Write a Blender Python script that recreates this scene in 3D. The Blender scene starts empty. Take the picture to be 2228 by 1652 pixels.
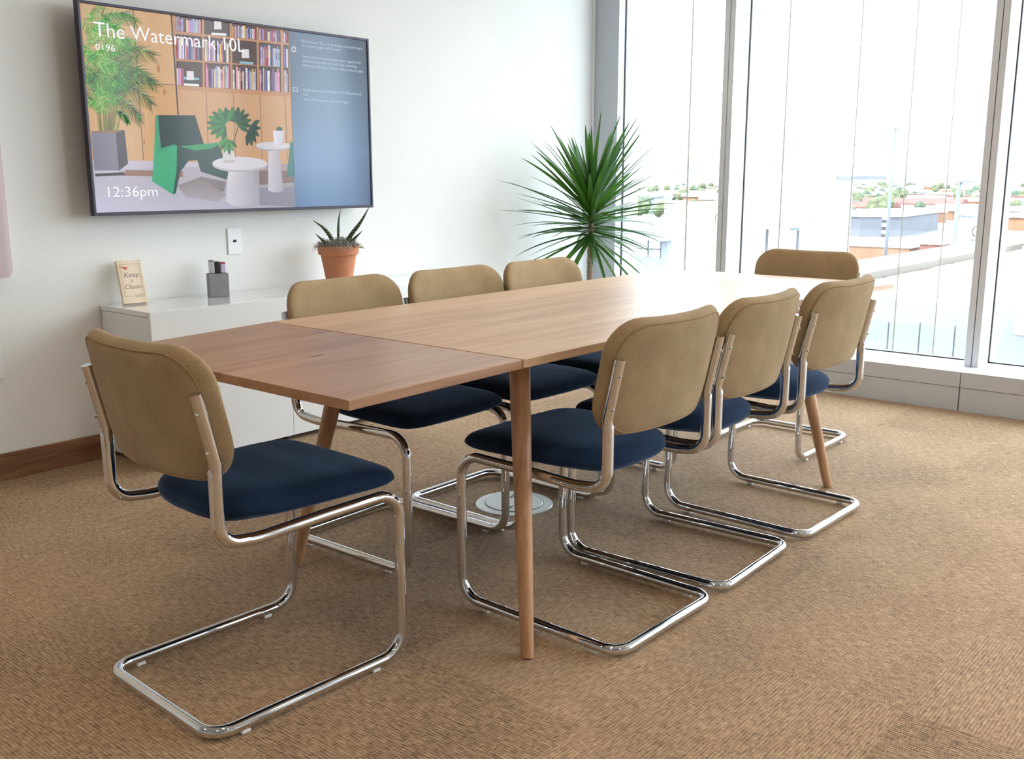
import bpy, bmesh, math, random
from math import sin, cos, pi, radians, sqrt, atan2
from mathutils import Vector, Matrix
C = bpy.context.scene.collection
SC = bpy.context.scene
EXPO = 1.42
# ------------------------------------------------------------ camera
cam_d = bpy.data.cameras.new('camera'); cam = bpy.data.objects.new('camera', cam_d); C.objects.link(cam)
yaw, pitch, roll = .7032, -.2003, -.0006
F = Vector((cos(pitch)*cos(yaw), cos(pitch)*sin(yaw), sin(pitch)))
r0 = F.cross(Vector((0, 0, 1))).normalized(); u0 = r0.cross(F)
rr = r0*cos(roll)+u0*sin(roll); uu = -r0*sin(roll)+u0*cos(roll)
M = Matrix((rr, uu, -F)).transposed().to_4x4(); M.translation = Vector((-1.6946, -1.4045, 1.1411))
cam.matrix_world = M
cam_d.sensor_fit = 'HORIZONTAL'; cam_d.sensor_width = 36; cam_d.lens = 36*2174.59/2228
cam_d.clip_start = .05; cam_d.clip_end = 8000
SC.camera = cam
# ------------------------------------------------------------ view
SC.view_settings.view_transform = 'Standard'
try: SC.view_settings.look = 'None'
except Exception: pass
SC.view_settings.gamma = 1; SC.view_settings.use_curve_mapping = False
SC.view_settings.exposure = EXPO
# ------------------------------------------------------------ world: bright hazy sky
SKY = 3.2
W = bpy.data.worlds.new('sky'); SC.world = W; W.use_nodes = True
wn = W.node_tree; wn.nodes.clear()
wo = wn.nodes.new('ShaderNodeOutputWorld'); wb = wn.nodes.new('ShaderNodeBackground')
wc = wn.nodes.new('ShaderNodeTexCoord'); ws = wn.nodes.new('ShaderNodeSeparateXYZ'); wr = wn.nodes.new('ShaderNodeValToRGB')
wn.links.new(wc.outputs['Generated'], ws.inputs[0]); wn.links.new(ws.outputs['Z'], wr.inputs[0])
wr.color_ramp.elements[0].color = (.90, .95, 1, 1); wr.color_ramp.elements[1].color = (.72, .86, 1, 1)
wr.color_ramp.elements[0].position = .05; wr.color_ramp.elements[1].position = .9
wn.links.new(wr.outputs[0], wb.inputs[0]); wb.inputs[1].default_value = SKY
wn.links.new(wb.outputs[0], wo.inputs[0])
# sun over the building, from behind the window wall's back: lights the city only
sd = bpy.data.lights.new('sun', 'SUN'); so = bpy.data.objects.new('sun', sd); C.objects.link(so)
sd.energy = 2.6; sd.angle = radians(.6); sd.color = (1, .95, .88)
so.rotation_euler = Vector((.8, -.3, -1)).to_track_quat('-Z', 'Y').to_euler(); so.location = (0, 0, 20)
# daylight portal in the glazing (guides sky sampling, emits nothing itself)
pd = bpy.data.lights.new('window_portal', 'AREA'); po = bpy.data.objects.new('window_portal', pd); C.objects.link(po)
pd.shape = 'RECTANGLE'; pd.size = 2.7; pd.size_y = 6.8; pd.cycles.is_portal = True
po.location = (3.80, -1.1, 1.55); po.rotation_euler = (0, radians(90), 0)
pd2 = bpy.data.lights.new('window_portal', 'AREA'); po2 = bpy.data.objects.new('window_portal', pd2); C.objects.link(po2)  # portal of the added side window
pd2.shape = 'RECTANGLE'; pd2.size = 1.5; pd2.size_y = 2.7; pd2.cycles.is_portal = True
po2.location = (3.04, -4.68, 1.55); po2.rotation_euler = (radians(90), 0, pi)
CEIL = 2.9
LAMPS = [(-2.6, 1.2), (-2.6, -1.4), (-.9, -3.0), (1.4, -3.0), (-.9, -.6), (.9, .45), (2.3, -2.2), (2.5, .9)]  # last two added to brighten the mullion fronts
LAMP_W = [30, 28, 22, 12, 12, 9, 26, 14]

# ============================================================ materials
def newmat(name):
    m = bpy.data.materials.new(name); m.use_nodes = True
    nt = m.node_tree; b = nt.nodes['Principled BSDF']
    return m, nt, b
def N(nt, t, **kw):
    n = nt.nodes.new(t)
    for k, v in kw.items(): setattr(n, k, v)
    return n
def coords(nt, kind='Object', scale=(1, 1, 1), rot=(0, 0, 0)):
    tc = N(nt, 'ShaderNodeTexCoord'); mp = N(nt, 'ShaderNodeMapping')
    mp.inputs['Scale'].default_value = scale; mp.inputs['Rotation'].default_value = rot
    nt.links.new(tc.outputs[kind], mp.inputs[0]); return mp.outputs[0]
def noise(nt, vec, scale, detail=2, rough=.5):
    n = N(nt, 'ShaderNodeTexNoise'); n.inputs['Scale'].default_value = scale
    n.inputs['Detail'].default_value = detail; n.inputs['Roughness'].default_value = rough
    if vec: nt.links.new(vec, n.inputs['Vector'])
    return n
def ramp(nt, fac, cols):
    r = N(nt, 'ShaderNodeValToRGB'); e = r.color_ramp.elements
    while len(e) < len(cols): e.new(.5)
    for i, (p, c) in enumerate(cols): e[i].position = p; e[i].color = (*c, 1)
    nt.links.new(fac, r.inputs[0]); return r.outputs[0]
def bump(nt, b, h, strength, dist):
    n = N(nt, 'ShaderNodeBump'); n.inputs['Strength'].default_value = strength; n.inputs['Distance'].default_value = dist
    nt.links.new(h, n.inputs['Height']); nt.links.new(n.outputs[0], b.inputs['Normal'])
def plain(name, col, rough=.5, metal=0, var=.05, scale=8, coat=0, spec=.5, kind='Object'):
    m, nt, b = newmat(name)
    v = coords(nt, kind); n = noise(nt, v, scale, 3)
    lo = tuple(c*(1-var) for c in col); hi = tuple(min(1, c*(1+var)) for c in col)
    nt.links.new(ramp(nt, n.outputs[0], [(.3, lo), (.7, hi)]), b.inputs['Base Color'])
    b.inputs['Roughness'].default_value = rough; b.inputs['Metallic'].default_value = metal
    b.inputs['Coat Weight'].default_value = coat; b.inputs['Specular IOR Level'].default_value = spec
    return m
def math_(nt, op, a, bb=None, c=None):
    n = N(nt, 'ShaderNodeMath', operation=op)
    for i, x in enumerate((a, bb, c)):
        if x is None: continue
        if isinstance(x, (int, float)): n.inputs[i].default_value = x
        else: nt.links.new(x, n.inputs[i])
    return n.outputs[0]
def wood(name, dark, mid, light, axis=0, rough=.32, coat=.25, seed=0):
    m, nt, b = newmat(name)
    sc = [7, 7, 7]; sc[axis] = .7
    v = coords(nt, 'Object', tuple(sc)); 
    mp = v.node; mp.inputs['Location'].default_value = (seed*3.1, seed*1.7, seed)
    n1 = noise(nt, v, 2.2, 6, .6); n1.inputs['Distortion'].default_value = 1.2
    sc2 = [90, 90, 90]; sc2[axis] = 3
    n2 = noise(nt, coords(nt, 'Object', tuple(sc2)), 1.6, 3)
    f = math_(nt, 'ADD', math_(nt, 'MULTIPLY', n1.outputs[0], .8), math_(nt, 'MULTIPLY', n2.outputs[0], .25))
    if name == 'oak_table_top':      # one paler plank along the wall side, one slightly darker in the middle
        tc2 = N(nt, 'ShaderNodeTexCoord'); s2 = N(nt, 'ShaderNodeSeparateXYZ'); nt.links.new(tc2.outputs['Object'], s2.inputs[0])
        f = math_(nt, 'ADD', f, math_(nt, 'MULTIPLY', math_(nt, 'GREATER_THAN', s2.outputs['Y'], .735), .13))
        f = math_(nt, 'SUBTRACT', f, math_(nt, 'MULTIPLY', math_(nt, 'LESS_THAN', math_(nt, 'ABSOLUTE', math_(nt, 'SUBTRACT', s2.outputs['Y'], .46)), .09), .04))
    nt.links.new(ramp(nt, f, [(.36, dark), (.5, mid), (.66, light)]), b.inputs['Base Color'])
    b.inputs['Roughness'].default_value = rough; b.inputs['Coat Weight'].default_value = coat
    b.inputs['Coat Roughness'].default_value = .28; b.inputs['Specular IOR Level'].default_value = .32 if axis == 0 else .5
    bump(nt, b, n2.outputs[0], .12, .0006)
    return m
def fabric(name, lo, hi, scale=420, bs=.5, sheen=.25, big=.12, sheencol=(1, 1, 1)):
    m, nt, b = newmat(name)
    v = coords(nt, 'Object'); n = noise(nt, v, scale, 4, .75); g = noise(nt, v, 11, 2)
    f = math_(nt, 'ADD', n.outputs[0], math_(nt, 'MULTIPLY', math_(nt, 'SUBTRACT', g.outputs[0], .5), big*2))
    nt.links.new(ramp(nt, f, [(.34, lo), (.66, hi)]), b.inputs['Base Color'])
    b.inputs['Roughness'].default_value = .95; b.inputs['Specular IOR Level'].default_value = .15
    b.inputs['Sheen Weight'].default_value = sheen; b.inputs['Sheen Roughness'].default_value = .28
    b.inputs['Sheen Tint'].default_value = (*sheencol, 1)
    bump(nt, b, n.outputs[0], bs, .0015)
    return m

def carpet_mat():
    m, nt, b = newmat('woven_sisal_carpet')
    tc = N(nt, 'ShaderNodeTexCoord'); sp = N(nt, 'ShaderNodeSeparateXYZ'); nt.links.new(tc.outputs['Object'], sp.inputs[0])
    x, y = sp.outputs['X'], sp.outputs['Y']
    tx = math_(nt, 'FLOOR', math_(nt, 'DIVIDE', math_(nt, 'ADD', x, 20.13), .5)); ty = math_(nt, 'FLOOR', math_(nt, 'DIVIDE', math_(nt, 'ADD', y, 20.27), .5))
    cb = N(nt, 'ShaderNodeCombineXYZ'); nt.links.new(tx, cb.inputs[0]); nt.links.new(ty, cb.inputs[1])
    wn_ = N(nt, 'ShaderNodeTexWhiteNoise', noise_dimensions='3D'); nt.links.new(cb.outputs[0], wn_.inputs['Vector'])
    flip = math_(nt, 'GREATER_THAN', wn_.outputs['Value'], .8)
    # rib axis swap on turned tiles
    def mix(a, c):
        return math_(nt, 'ADD', math_(nt, 'MULTIPLY', a, math_(nt, 'SUBTRACT', 1, flip)), math_(nt, 'MULTIPLY', c, flip))
    p, q = mix(x, y), mix(y, x)
    nz = noise(nt, tc.outputs['Object'], 60, 2)
    p2 = math_(nt, 'ADD', p, math_(nt, 'MULTIPLY', nz.outputs[0], .002))
    rib = math_(nt, 'ABSOLUTE', math_(nt, 'SINE', math_(nt, 'MULTIPLY', p2, pi/.0078)))
    row = math_(nt, 'FLOOR', math_(nt, 'DIVIDE', p2, .0078))
    knot = math_(nt, 'ABSOLUTE', math_(nt, 'SINE', math_(nt, 'ADD', math_(nt, 'MULTIPLY', q, pi/.0062), math_(nt, 'MULTIPLY', row, 1.57))))
    h = math_(nt, 'MULTIPLY', math_(nt, 'POWER', rib, .6), math_(nt, 'ADD', .55, math_(nt, 'MULTIPLY', knot, .45)))
    fib = noise(nt, coords(nt, 'Object', (900, 900, 900)), 1, 2, .7)
    # yarn streaks run along the ribs and across them
    cs = N(nt, 'ShaderNodeCombineXYZ'); nt.links.new(math_(nt, 'MULTIPLY', p, 150), cs.inputs[0]); nt.links.new(math_(nt, 'MULTIPLY', q, 34), cs.inputs[1])
    st = noise(nt, cs.outputs[0], 1, 3, .6)
    cs2 = N(nt, 'ShaderNodeCombineXYZ'); nt.links.new(math_(nt, 'MULTIPLY', p, 50), cs2.inputs[0]); nt.links.new(math_(nt, 'MULTIPLY', q, 160), cs2.inputs[1])
    st2 = noise(nt, cs2.outputs[0], 1, 3, .6)
    soil = noise(nt, tc.outputs['Object'], 2.2, 4, .6)
    f = math_(nt, 'ADD', math_(nt, 'MULTIPLY', st.outputs[0], .5), math_(nt, 'MULTIPLY', st2.outputs[0], .30))
    f = math_(nt, 'ADD', f, math_(nt, 'MULTIPLY', fib.outputs[0], .3))
    f = math_(nt, 'ADD', f, math_(nt, 'MULTIPLY', h, .16))
    f = math_(nt, 'ADD', f, math_(nt, 'MULTIPLY', math_(nt, 'SUBTRACT', wn_.outputs['Value'], .5), .05))
    f = math_(nt, 'ADD', f, math_(nt, 'MULTIPLY', math_(nt, 'SUBTRACT', soil.outputs[0], .5), .18))
    col = ramp(nt, f, [(.46, (.055, .032, .014)), (.62, (.29, .175, .09)), (.84, (.56, .39, .235))])
    nt.links.new(col, b.inputs['Base Color'])
    b.inputs['Roughness'].default_value = .93; b.inputs['Specular IOR Level'].default_value = .2
    b.inputs['Sheen Weight'].default_value = .12
    hh = math_(nt, 'ADD', h, math_(nt, 'MULTIPLY', fib.outputs[0], .5))
    bump(nt, b, hh, .55, .002)
    return m

def chrome(name='polished_chrome', rough=.045):
    m, nt, b = newmat(name)
    n = noise(nt, coords(nt), 30, 2)
    nt.links.new(ramp(nt, n.outputs[0], [(.3, (.68, .71, .75)), (.7, (.74, .77, .80))]), b.inputs['Base Color'])
    b.inputs['Metallic'].default_value = 1; b.inputs['Roughness'].default_value = rough
    return m
def glass_pane(name='window_glass', refl=.03):
    m = bpy.data.materials.new(name); m.use_nodes = True; nt = m.node_tree; nt.nodes.clear()
    o = N(nt, 'ShaderNodeOutputMaterial'); mx = N(nt, 'ShaderNodeMixShader'); t = N(nt, 'ShaderNodeBsdfTransparent'); g = N(nt, 'ShaderNodeBsdfGlossy')
    t.inputs[0].default_value = (.97, .985, .98, 1); g.inputs['Roughness'].default_value = .02
    mx.inputs[0].default_value = refl; nt.links.new(t.outputs[0], mx.inputs[1]); nt.links.new(g.outputs[0], mx.inputs[2]); nt.links.new(mx.outputs[0], o.inputs[0])
    return m
def emis(name, col, s):
    m, nt, b = newmat(name); b.inputs['Base Color'].default_value = (*col, 1)
    b.inputs['Emission Color'].default_value = (*col, 1); b.inputs['Emission Strength'].default_value = s
    return m

MT = dict(
 wall=plain('painted_wall', (.80, .815, .80), .75, var=.012, scale=3),
 wallr=plain('painted_wall_side', (.72, .745, .77), .75, var=.02, scale=3),
 wallb=plain('grey_painted_wall', (.40, .42, .45), .75, var=.02, scale=3),
 ceil=plain('ceiling_paint', (.80, .79, .76), .9, var=.01),
 carpet=carpet_mat(),
 base=wood('stained_skirting_wood', (.11, .045, .02), (.19, .085, .04), (.27, .13, .065), 0, .4, .1),
 alu=plain('grey_window_metal', (.70, .735, .79), .45, .0, .03, 5),
 alud=plain('black_gasket_rubber', (.03, .03, .035), .6),
 alug=plain('slate_column_metal', (.56, .60, .66), .5, .0, .02),
 sill=plain('sill_metal', (.56, .58, .61), .40, .1, .02),
 top=wood('oak_table_top', (.40, .24, .14), (.475, .295, .175), (.57, .385, .235), 0, .42, .05),
 leaf=wood('oak_leaf_board', (.25, .13, .07), (.345, .19, .108), (.41, .245, .15), 0, .34, .15, 4),
 leg=wood('oak_leg', (.30, .15, .07), (.43, .23, .115), (.54, .32, .17), 2, .38, .15, 2),
 chrome=chrome(), chromed=plain('brushed_recess_metal', (.80, .80, .82), .30, .85, .02),
 tan=fabric('tan_wool', (.22, .15, .078), (.52, .38, .225), 760, .8, .22, .10),
 pipe=fabric('tan_piping', (.20, .125, .06), (.42, .29, .16), 500, .5, .1, .05),
 navy=fabric('navy_felt', (.005, .012, .029), (.017, .043, .098), 700, .45, .5, .12, (.40, .6, 1)),
 white=plain('white_gloss_lacquer', (.80, .82, .83), .12, var=.01, coat=.6),
 whitep=plain('white_plastic', (.82, .84, .86), .35, var=.01),
 gap=plain('dark_gap', (.02, .02, .02), .8),
 terra=plain('terracotta', (.57, .225, .115), .8, var=.12, scale=9),
 moss=fabric('dried_moss', (.16, .17, .14), (.52, .52, .46), 150, .8, .1),
 soil=plain('potting_soil', (.05, .035, .025), .95),
 conc=plain('grey_concrete', (.28, .28, .285), .8, var=.1, scale=30),
 black=plain('black_plastic', (.03, .03, .032), .35),
 bezel=plain('tv_bezel_metal', (.035, .03, .045), .30, .5),
 red=plain('red_plastic', (.5, .03, .04), .4),
 lilac=plain('lilac_plastic', (.62, .55, .75), .4),
 maple=wood('pale_maple', (.74, .58, .40), (.82, .68, .50), (.87, .75, .58), 2, .5, .1, 6),
 ink=plain('faded_ink', (.30, .26, .25), .8), inkr=plain('rust_ink', (.62, .22, .14), .8, var=.3, scale=90),
 glass=glass_pane(), glass2=glass_pane('terrace_glass', .012),
 lampf=plain('lamp_trim', (.8, .8, .8), .4),
 boardf=plain('mauve_board_frame', (.62, .52, .54), .55, var=.02), boardi=plain('cream_board', (.80, .70, .58), .7),
 outl=plain('satin_nickel', (.60, .61, .62), .35, .35, .02),
 trunk=plain('palm_bark', (.34, .27, .20), .9, var=.25, scale=60),
 planter=plain('grey_planter', (.30, .31, .32), .6),
 conbld=plain('white_render', (.80, .82, .83), .9, var=.02, scale=.2),
 shade=plain('pale_panel_and_shade', (.30, .34, .40), .9, var=.05, scale=.5),  # pale panels, and the painted shade on the canopy side
 asphalt=plain('ground', (.16, .155, .145), .95, var=.25, scale=.04),
 lot=plain('parking_asphalt', (.19, .18, .175), .95, var=.1, scale=.3),
 deck=plain('terrace_pavers_in_shade', (.085, .088, .092), .9, var=.08, scale=1.5),  # dark grey stands in for the shade over the terrace floor
 roof=plain('white_roof', (.75, .75, .74), .9, var=.04, scale=.2),
 beige=plain('beige_parapet', (.105, .085, .070), .9, var=.05, scale=.5),
 slate=plain('slate_cladding', (.12, .125, .15), .85, var=.1, scale=.3),  # paled to carry the haze over the distant store
 brickr=plain('red_tile_roof', (.16, .06, .05), .9, var=.2, scale=.4),
 orange=plain('orange_render', (.21, .11, .065), .9, var=.2, scale=.2),
 tree1=plain('tree_green', (.06, .085, .055), .95, var=.4, scale=.5), tree2=plain('tree_olive', (.10, .11, .06), .95, var=.4, scale=.5),
 pole=plain('galvanised_pole', (.11, .125, .15), .6, .1), tower=plain('hazy_tower', (.30, .36, .39), 1, var=.04, scale=.02), hill=plain('hazy_hill', (.105, .135, .15), 1, var=.08, scale=.003),  # tower and hill colours have the air's haze painted in
)
def leafmat():
    m, nt, b = newmat('dracaena_leaf')
    v = coords(nt, 'Object'); n = noise(nt, v, 6, 3)
    nt.links.new(ramp(nt, n.outputs[0], [(.3, (.008, .035, .014)), (.55, (.022, .085, .018)), (.72, (.10, .25, .03))]), b.inputs['Base Color'])
    b.inputs['Roughness'].default_value = .33
    b.inputs['Subsurface Weight'].default_value = 0
    # thin leaf lets daylight through
    o = nt.nodes['Material Output']; tr = N(nt, 'ShaderNodeBsdfTranslucent'); tr.inputs[0].default_value = (.12, .32, .03, 1)
    mx = N(nt, 'ShaderNodeMixShader'); mx.inputs[0].default_value = .22
    nt.links.new(b.outputs[0], mx.inputs[1]); nt.links.new(tr.outputs[0], mx.inputs[2]); nt.links.new(mx.outputs[0], o.inputs[0])
    return m
MT['palm'] = leafmat()
def snakemat():
    m, nt, b = newmat('banded_succulent_leaf')
    w = N(nt, 'ShaderNodeTexWave', bands_direction='Z'); w.inputs['Scale'].default_value = 26; w.inputs['Distortion'].default_value = 6
    nt.links.new(coords(nt), w.inputs[0])
    nt.links.new(ramp(nt, w.outputs[0], [(.3, (.02, .045, .02)), (.7, (.05, .085, .035)), (.95, (.17, .22, .10))]), b.inputs['Base Color'])
    b.inputs['Roughness'].default_value = .45; return m
MT['snake'] = snakemat()

# ============================================================ mesh helpers
def obj(name, bm, mats, parent=None, smooth=None, loc=None, kind=None, label=None):
    me = bpy.data.meshes.new(name)
    bmesh.ops.recalc_face_normals(bm, faces=bm.faces) if smooth != 'keep' else None
    if smooth is True or smooth == 'keep':
        for f in bm.faces: f.smooth = True
    elif isinstance(smooth, (int, float)) and smooth:
        for f in bm.faces: f.smooth = True
        for e in bm.edges:
            if len(e.link_faces) == 2 and e.calc_face_angle(0) > radians(smooth): e.smooth = False
    bm.to_mesh(me); bm.free()
    for m in (mats if isinstance(mats, (list, tuple)) else [mats]): me.materials.append(MT[m] if isinstance(m, str) else m)
    o = bpy.data.objects.new(name, me); C.objects.link(o)
    if parent: o.parent = parent
    if loc: o.location = loc
    if kind: o['kind'] = kind
    if label: o['label'] = label
    return o
def struct(name, bm, mats, smooth=None, parent=None):
    o = obj(name, bm, mats, parent, smooth)
    if not parent: o['kind'] = 'structure'
    return o
def thing(name, label, cat, loc=(0, 0, 0), rz=0, group=None):
    o = bpy.data.objects.new(name, None); C.objects.link(o); o.empty_display_size = .1
    o.location = loc; o.rotation_euler = (0, 0, rz); tag(o, label, cat, group); return o
def tag(o, label, cat, group=None, kind=None):
    o['label'] = label; o['category'] = cat
    if group: o['group'] = group
    if kind: o['kind'] = kind
    return o
def box(bm, x0, x1, y0, y1, z0, z1, bev=0, mi=0, seg=2):
    g = bmesh.ops.create_cube(bm, size=1)
    for v in g['verts']:
        v.co = Vector(((x0+x1)/2+v.co.x*(x1-x0), (y0+y1)/2+v.co.y*(y1-y0), (z0+z1)/2+v.co.z*(z1-z0)))
    fs = {f for v in g['verts'] for f in v.link_faces}
    for f in fs: f.material_index = mi
    if bev:
        r = bmesh.ops.bevel(bm, geom=list({e for f in fs for e in f.edges}), offset=bev, segments=seg, affect='EDGES', profile=.5)
        for f in r['faces']: f.material_index = mi
    return bm
def BX(*a, **k): return box(bmesh.new(), *a, **k)
def fillet(pts, rad, n=7):
    """round the corners of a polyline; rad: number or list per inner point"""
    P = [Vector(p) for p in pts]; out = [P[0]]
    for i in range(1, len(P)-1):
        r = rad[i-1] if isinstance(rad, (list, tuple)) else rad
        a, b, c = P[i-1], P[i], P[i+1]; d1 = (a-b).normalized(); d2 = (c-b).normalized()
        ang = d1.angle(d2)
        if r <= 0 or ang > pi-.01: out.append(b); continue
        t = min(r/math.tan(ang/2), (a-b).length*.49, (c-b).length*.49); r2 = t*math.tan(ang/2)
        cen = b+(d1+d2).normalized()*(r2/sin(ang/2))
        s = b+d1*t-cen; e = b+d2*t-cen; tot = s.angle(e); ax = s.cross(e).normalized()
        for k in range(n+1): out.append(cen+Matrix.Rotation(tot*k/n, 3, ax) @ s)
    out.append(P[-1]); return out
def tube(bm, pts, rad, seg=12, cap=True, mi=0, flat=None):
    P = [Vector(p) for p in pts]; rings = []
    T = [(P[min(i+1, len(P)-1)]-P[max(i-1, 0)]).normalized() for i in range(len(P))]
    nrm = T[0].orthogonal().normalized()
    for i, p in enumerate(P):
        if i: 
            q = T[i-1].rotation_difference(T[i]); nrm = q @ nrm
        nrm = (nrm-T[i]*nrm.dot(T[i])).normalized(); bi = T[i].cross(nrm)
        r = rad[i] if isinstance(rad, (list, tuple)) else rad
        rings.append([bm.verts.new(p+(nrm*cos(2*pi*k/seg)+bi*sin(2*pi*k/seg))*r) for k in range(seg)])
    for a, b in zip(rings, rings[1:]):
        for k in range(seg):
            f = bm.faces.new((a[k], a[(k+1) % seg], b[(k+1) % seg], b[k])); f.material_index = mi
    if cap:
        bm.faces.new(rings[0][::-1]).material_index = mi; bm.faces.new(rings[-1]).material_index = mi
    return bm
def lathe(bm, prof, seg=48, cx=0, cy=0, mi=0):
    rings = []
    for r, z in prof:
        if r < 1e-6: rings.append([bm.verts.new((cx, cy, z))])
        else: rings.append([bm.verts.new((cx+r*cos(2*pi*k/seg), cy+r*sin(2*pi*k/seg), z)) for k in range(seg)])
    for a, b in zip(rings, rings[1:]):
        for k in range(seg):
            k2 = (k+1) % seg
            if len(a) == 1 and len(b) == 1: continue
            if len(a) == 1: f = bm.faces.new((a[0], b[k2], b[k]))
            elif len(b) == 1: f = bm.faces.new((a[k], a[k2], b[0]))
            else: f = bm.faces.new((a[k], a[k2], b[k2], b[k]))
            f.material_index = mi
    return bm
def prism(bm, pts, z0, z1, mi=0, bev=0):
    a = [bm.verts.new((x, y, z0)) for x, y in pts]; b = [bm.verts.new((x, y, z1)) for x, y in pts]
    fs = [bm.faces.new(a[::-1]), bm.faces.new(b)]
    n = len(pts)
    for i in range(n): fs.append(bm.faces.new((a[i], a[(i+1) % n], b[(i+1) % n], b[i])))
    for f in fs: f.material_index = mi
    if bev: bmesh.ops.bevel(bm, geom=list({e for f in fs for e in f.edges}), offset=bev, segments=2, affect='EDGES', profile=.5)
    return bm

# ============================================================ the room
YW = 2.477; XS = 3.41; XG = 3.77; YR = -4.6; XB = -4.6
struct('floor', BX(XB-.1, XS+.05, YR-.1, YW+.1, -.1, 0), 'carpet')
struct('ceiling', BX(XB-.1, XG+.25, YR-.1, YW+.1, CEIL, CEIL+.15), 'ceil')
struct('wall_left', BX(XB-.1, 3.685, YW, YW+.12, 0, CEIL, bev=.003), 'wall')
struct('wall_right', BX(XB-.1, 2.32, YR-.12, YR, 0, CEIL), 'wallr')
struct('wall_right_low', BX(2.321, XG+.2, YR-.12, YR, 0, .2), 'sill')  # low wall under the added side window
struct('wall_back', BX(XB-.12, XB, YR, YW, 0, CEIL), 'wallb')
struct('baseboard_left', BX(XB, 3.40, YW-.014, YW-.0005, 0, .103, bev=.003), 'base')
struct('baseboard_back', BX(XB+.0005, XB+.014, YR, YW, 0, .103, bev=.003), 'base')
struct('trim_19', BX(3.664, 3.6885, YW-.010, YW-.0002, .104, CEIL, bev=.001), 'whitep')
# slate column between the white wall and the glazing
struct('wall_front', BX(3.69, 3.95, 2.29, YW+.14, 0, CEIL, bev=.002), 'alug')
for i, x in enumerate((-4.1, -3.0, -1.9, -.8, .3, 1.4)): struct('trim_%d' % (30+i), BX(x-.06, x+.06, YR, YR+.03, 0, CEIL, bev=.002), 'black')  # unseen dark strips, added for contrast in the chrome reflections
for i, y in enumerate((-3.6, -2.4, -1.2, 0, 1.2)): struct('trim_%d' % (40+i), BX(XB, XB+.03, y-.08, y+.08, 0, CEIL, bev=.002), 'black')  # more added dark strips behind the camera, for the chrome to reflect
# sill box along the glazing: panels with joints
seams = [YR, -2.95, -1.48, .03, 1.50, YW]
for i in range(5):
    a, b = seams[i]+.0015, seams[i+1]-.0015
    bm = BX(XS, XG+.06, a, b, .121, .198, bev=.0015)
    o = struct('trim_%d' % (i+1), bm, 'sill')
    bm = BX(XS+.0035, XG+.06, a+(.002 if i != 2 else .001), b, .0, .1195, bev=.0015)
    struct('trim_%d' % (i+6), bm, 'sill')
struct('trim_11', BX(XS+.02, XG+.3, YR, YW, -.3, .115), 'alud')
# mullions and panes: window_1 next to the column, window_2 .. further right
mull = [1.467, .035, -1.42, -2.9, -4.4]
edges = [2.29]+mull
WIN = []
for i in range(5):
    y1 = edges[i]-(0 if i == 0 else .033); y0 = edges[i+1]+.033
    bm = BX(XG, XG+.012, y0-.02, y1+.02, .19, CEIL)
    w = struct('window_%d' % (i+1), bm, 'glass'); WIN.append(w)
    # gasket + frame as parts
    bm = bmesh.new()
    box(bm, XG-.012, XG-.001, y0, y0+.006, .198, CEIL); box(bm, XG-.012, XG-.001, y1-.006, y1, .198, CEIL)
    box(bm, XG-.012, XG-.001, y0, y1, .198, .204)
    struct('gasket', bm, 'alud', parent=w)
    bm = bmesh.new(); box(bm, XG-.02, XG+.05, y0-.01, y1+.01, CEIL-.08, CEIL-.001)
    struct('head_rail', bm, 'alu', parent=w)
for i, y in enumerate(mull):
    bm = bmesh.new()
    box(bm, 3.585, XG+.12, y-.033, y-.002, .198, CEIL, bev=.0015); box(bm, 3.585, XG+.12, y+.002, y+.033, .198, CEIL, bev=.0015)
    box(bm, 3.592, XG+.1, y-.003, y+.003, .198, CEIL, mi=1)
    struct('trim_%d' % (12+i), bm, ['alu', 'alud'])
xm = [2.355+1.37*i for i in range(2)]  # mullion positions of the added, unseen side window
for i, x in enumerate(xm):
    struct('trim_%d' % (20+i), BX(x-.033, x+.033, YR-.11, YR+.06, .199, CEIL, bev=.0015), 'alu')
    if i < 1: struct('window_%d' % (6+i), BX(x+.034, xm[i+1]-.034, YR-.06, YR-.048, .199, CEIL), 'glass')  # unseen window added to balance the room light
# little pull rings on the mullions
for y, z, w in ((1.503, .90, WIN[0]), (.071, .875, WIN[1])):
    bm = bmesh.new(); pts = [(3.60, y+.018*sin(t*pi/8)*1.0, z+.026*cos(t*pi/8)) for t in range(9)]
    tube(bm, pts, .004, 8); obj('pull_ring', bm, 'chromed', w, True)
# ceiling downlights (warm); the two at the window end are added fill
lampm = emis('warm_lamp', (1, .78, .52), 22)
for (lx, ly), pw in zip(LAMPS, LAMP_W):
    t = thing('ceiling_downlight', 'round white recessed warm downlight in the ceiling above the room', 'light', (lx, ly, CEIL), 0, 'recessed downlights')
    obj('trim_ring', lathe(bmesh.new(), [(.062, -.002), (.075, -.004), (.085, -.0005), (.085, 0)]), 'lampf', t, True)
    obj('lens', lathe(bmesh.new(), [(0, -.0025), (.061, -.0025)]), lampm, t)
    ld = bpy.data.lights.new('downlight', 'SPOT'); lo = bpy.data.objects.new('downlight_light', ld); C.objects.link(lo)
    ld.energy = pw; ld.color = (1, .87, .72); ld.spot_size = radians(150); ld.spot_blend = 1; ld.shadow_soft_size = .12
    lo.location = (0, 0, -.14); lo.parent = t

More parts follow.
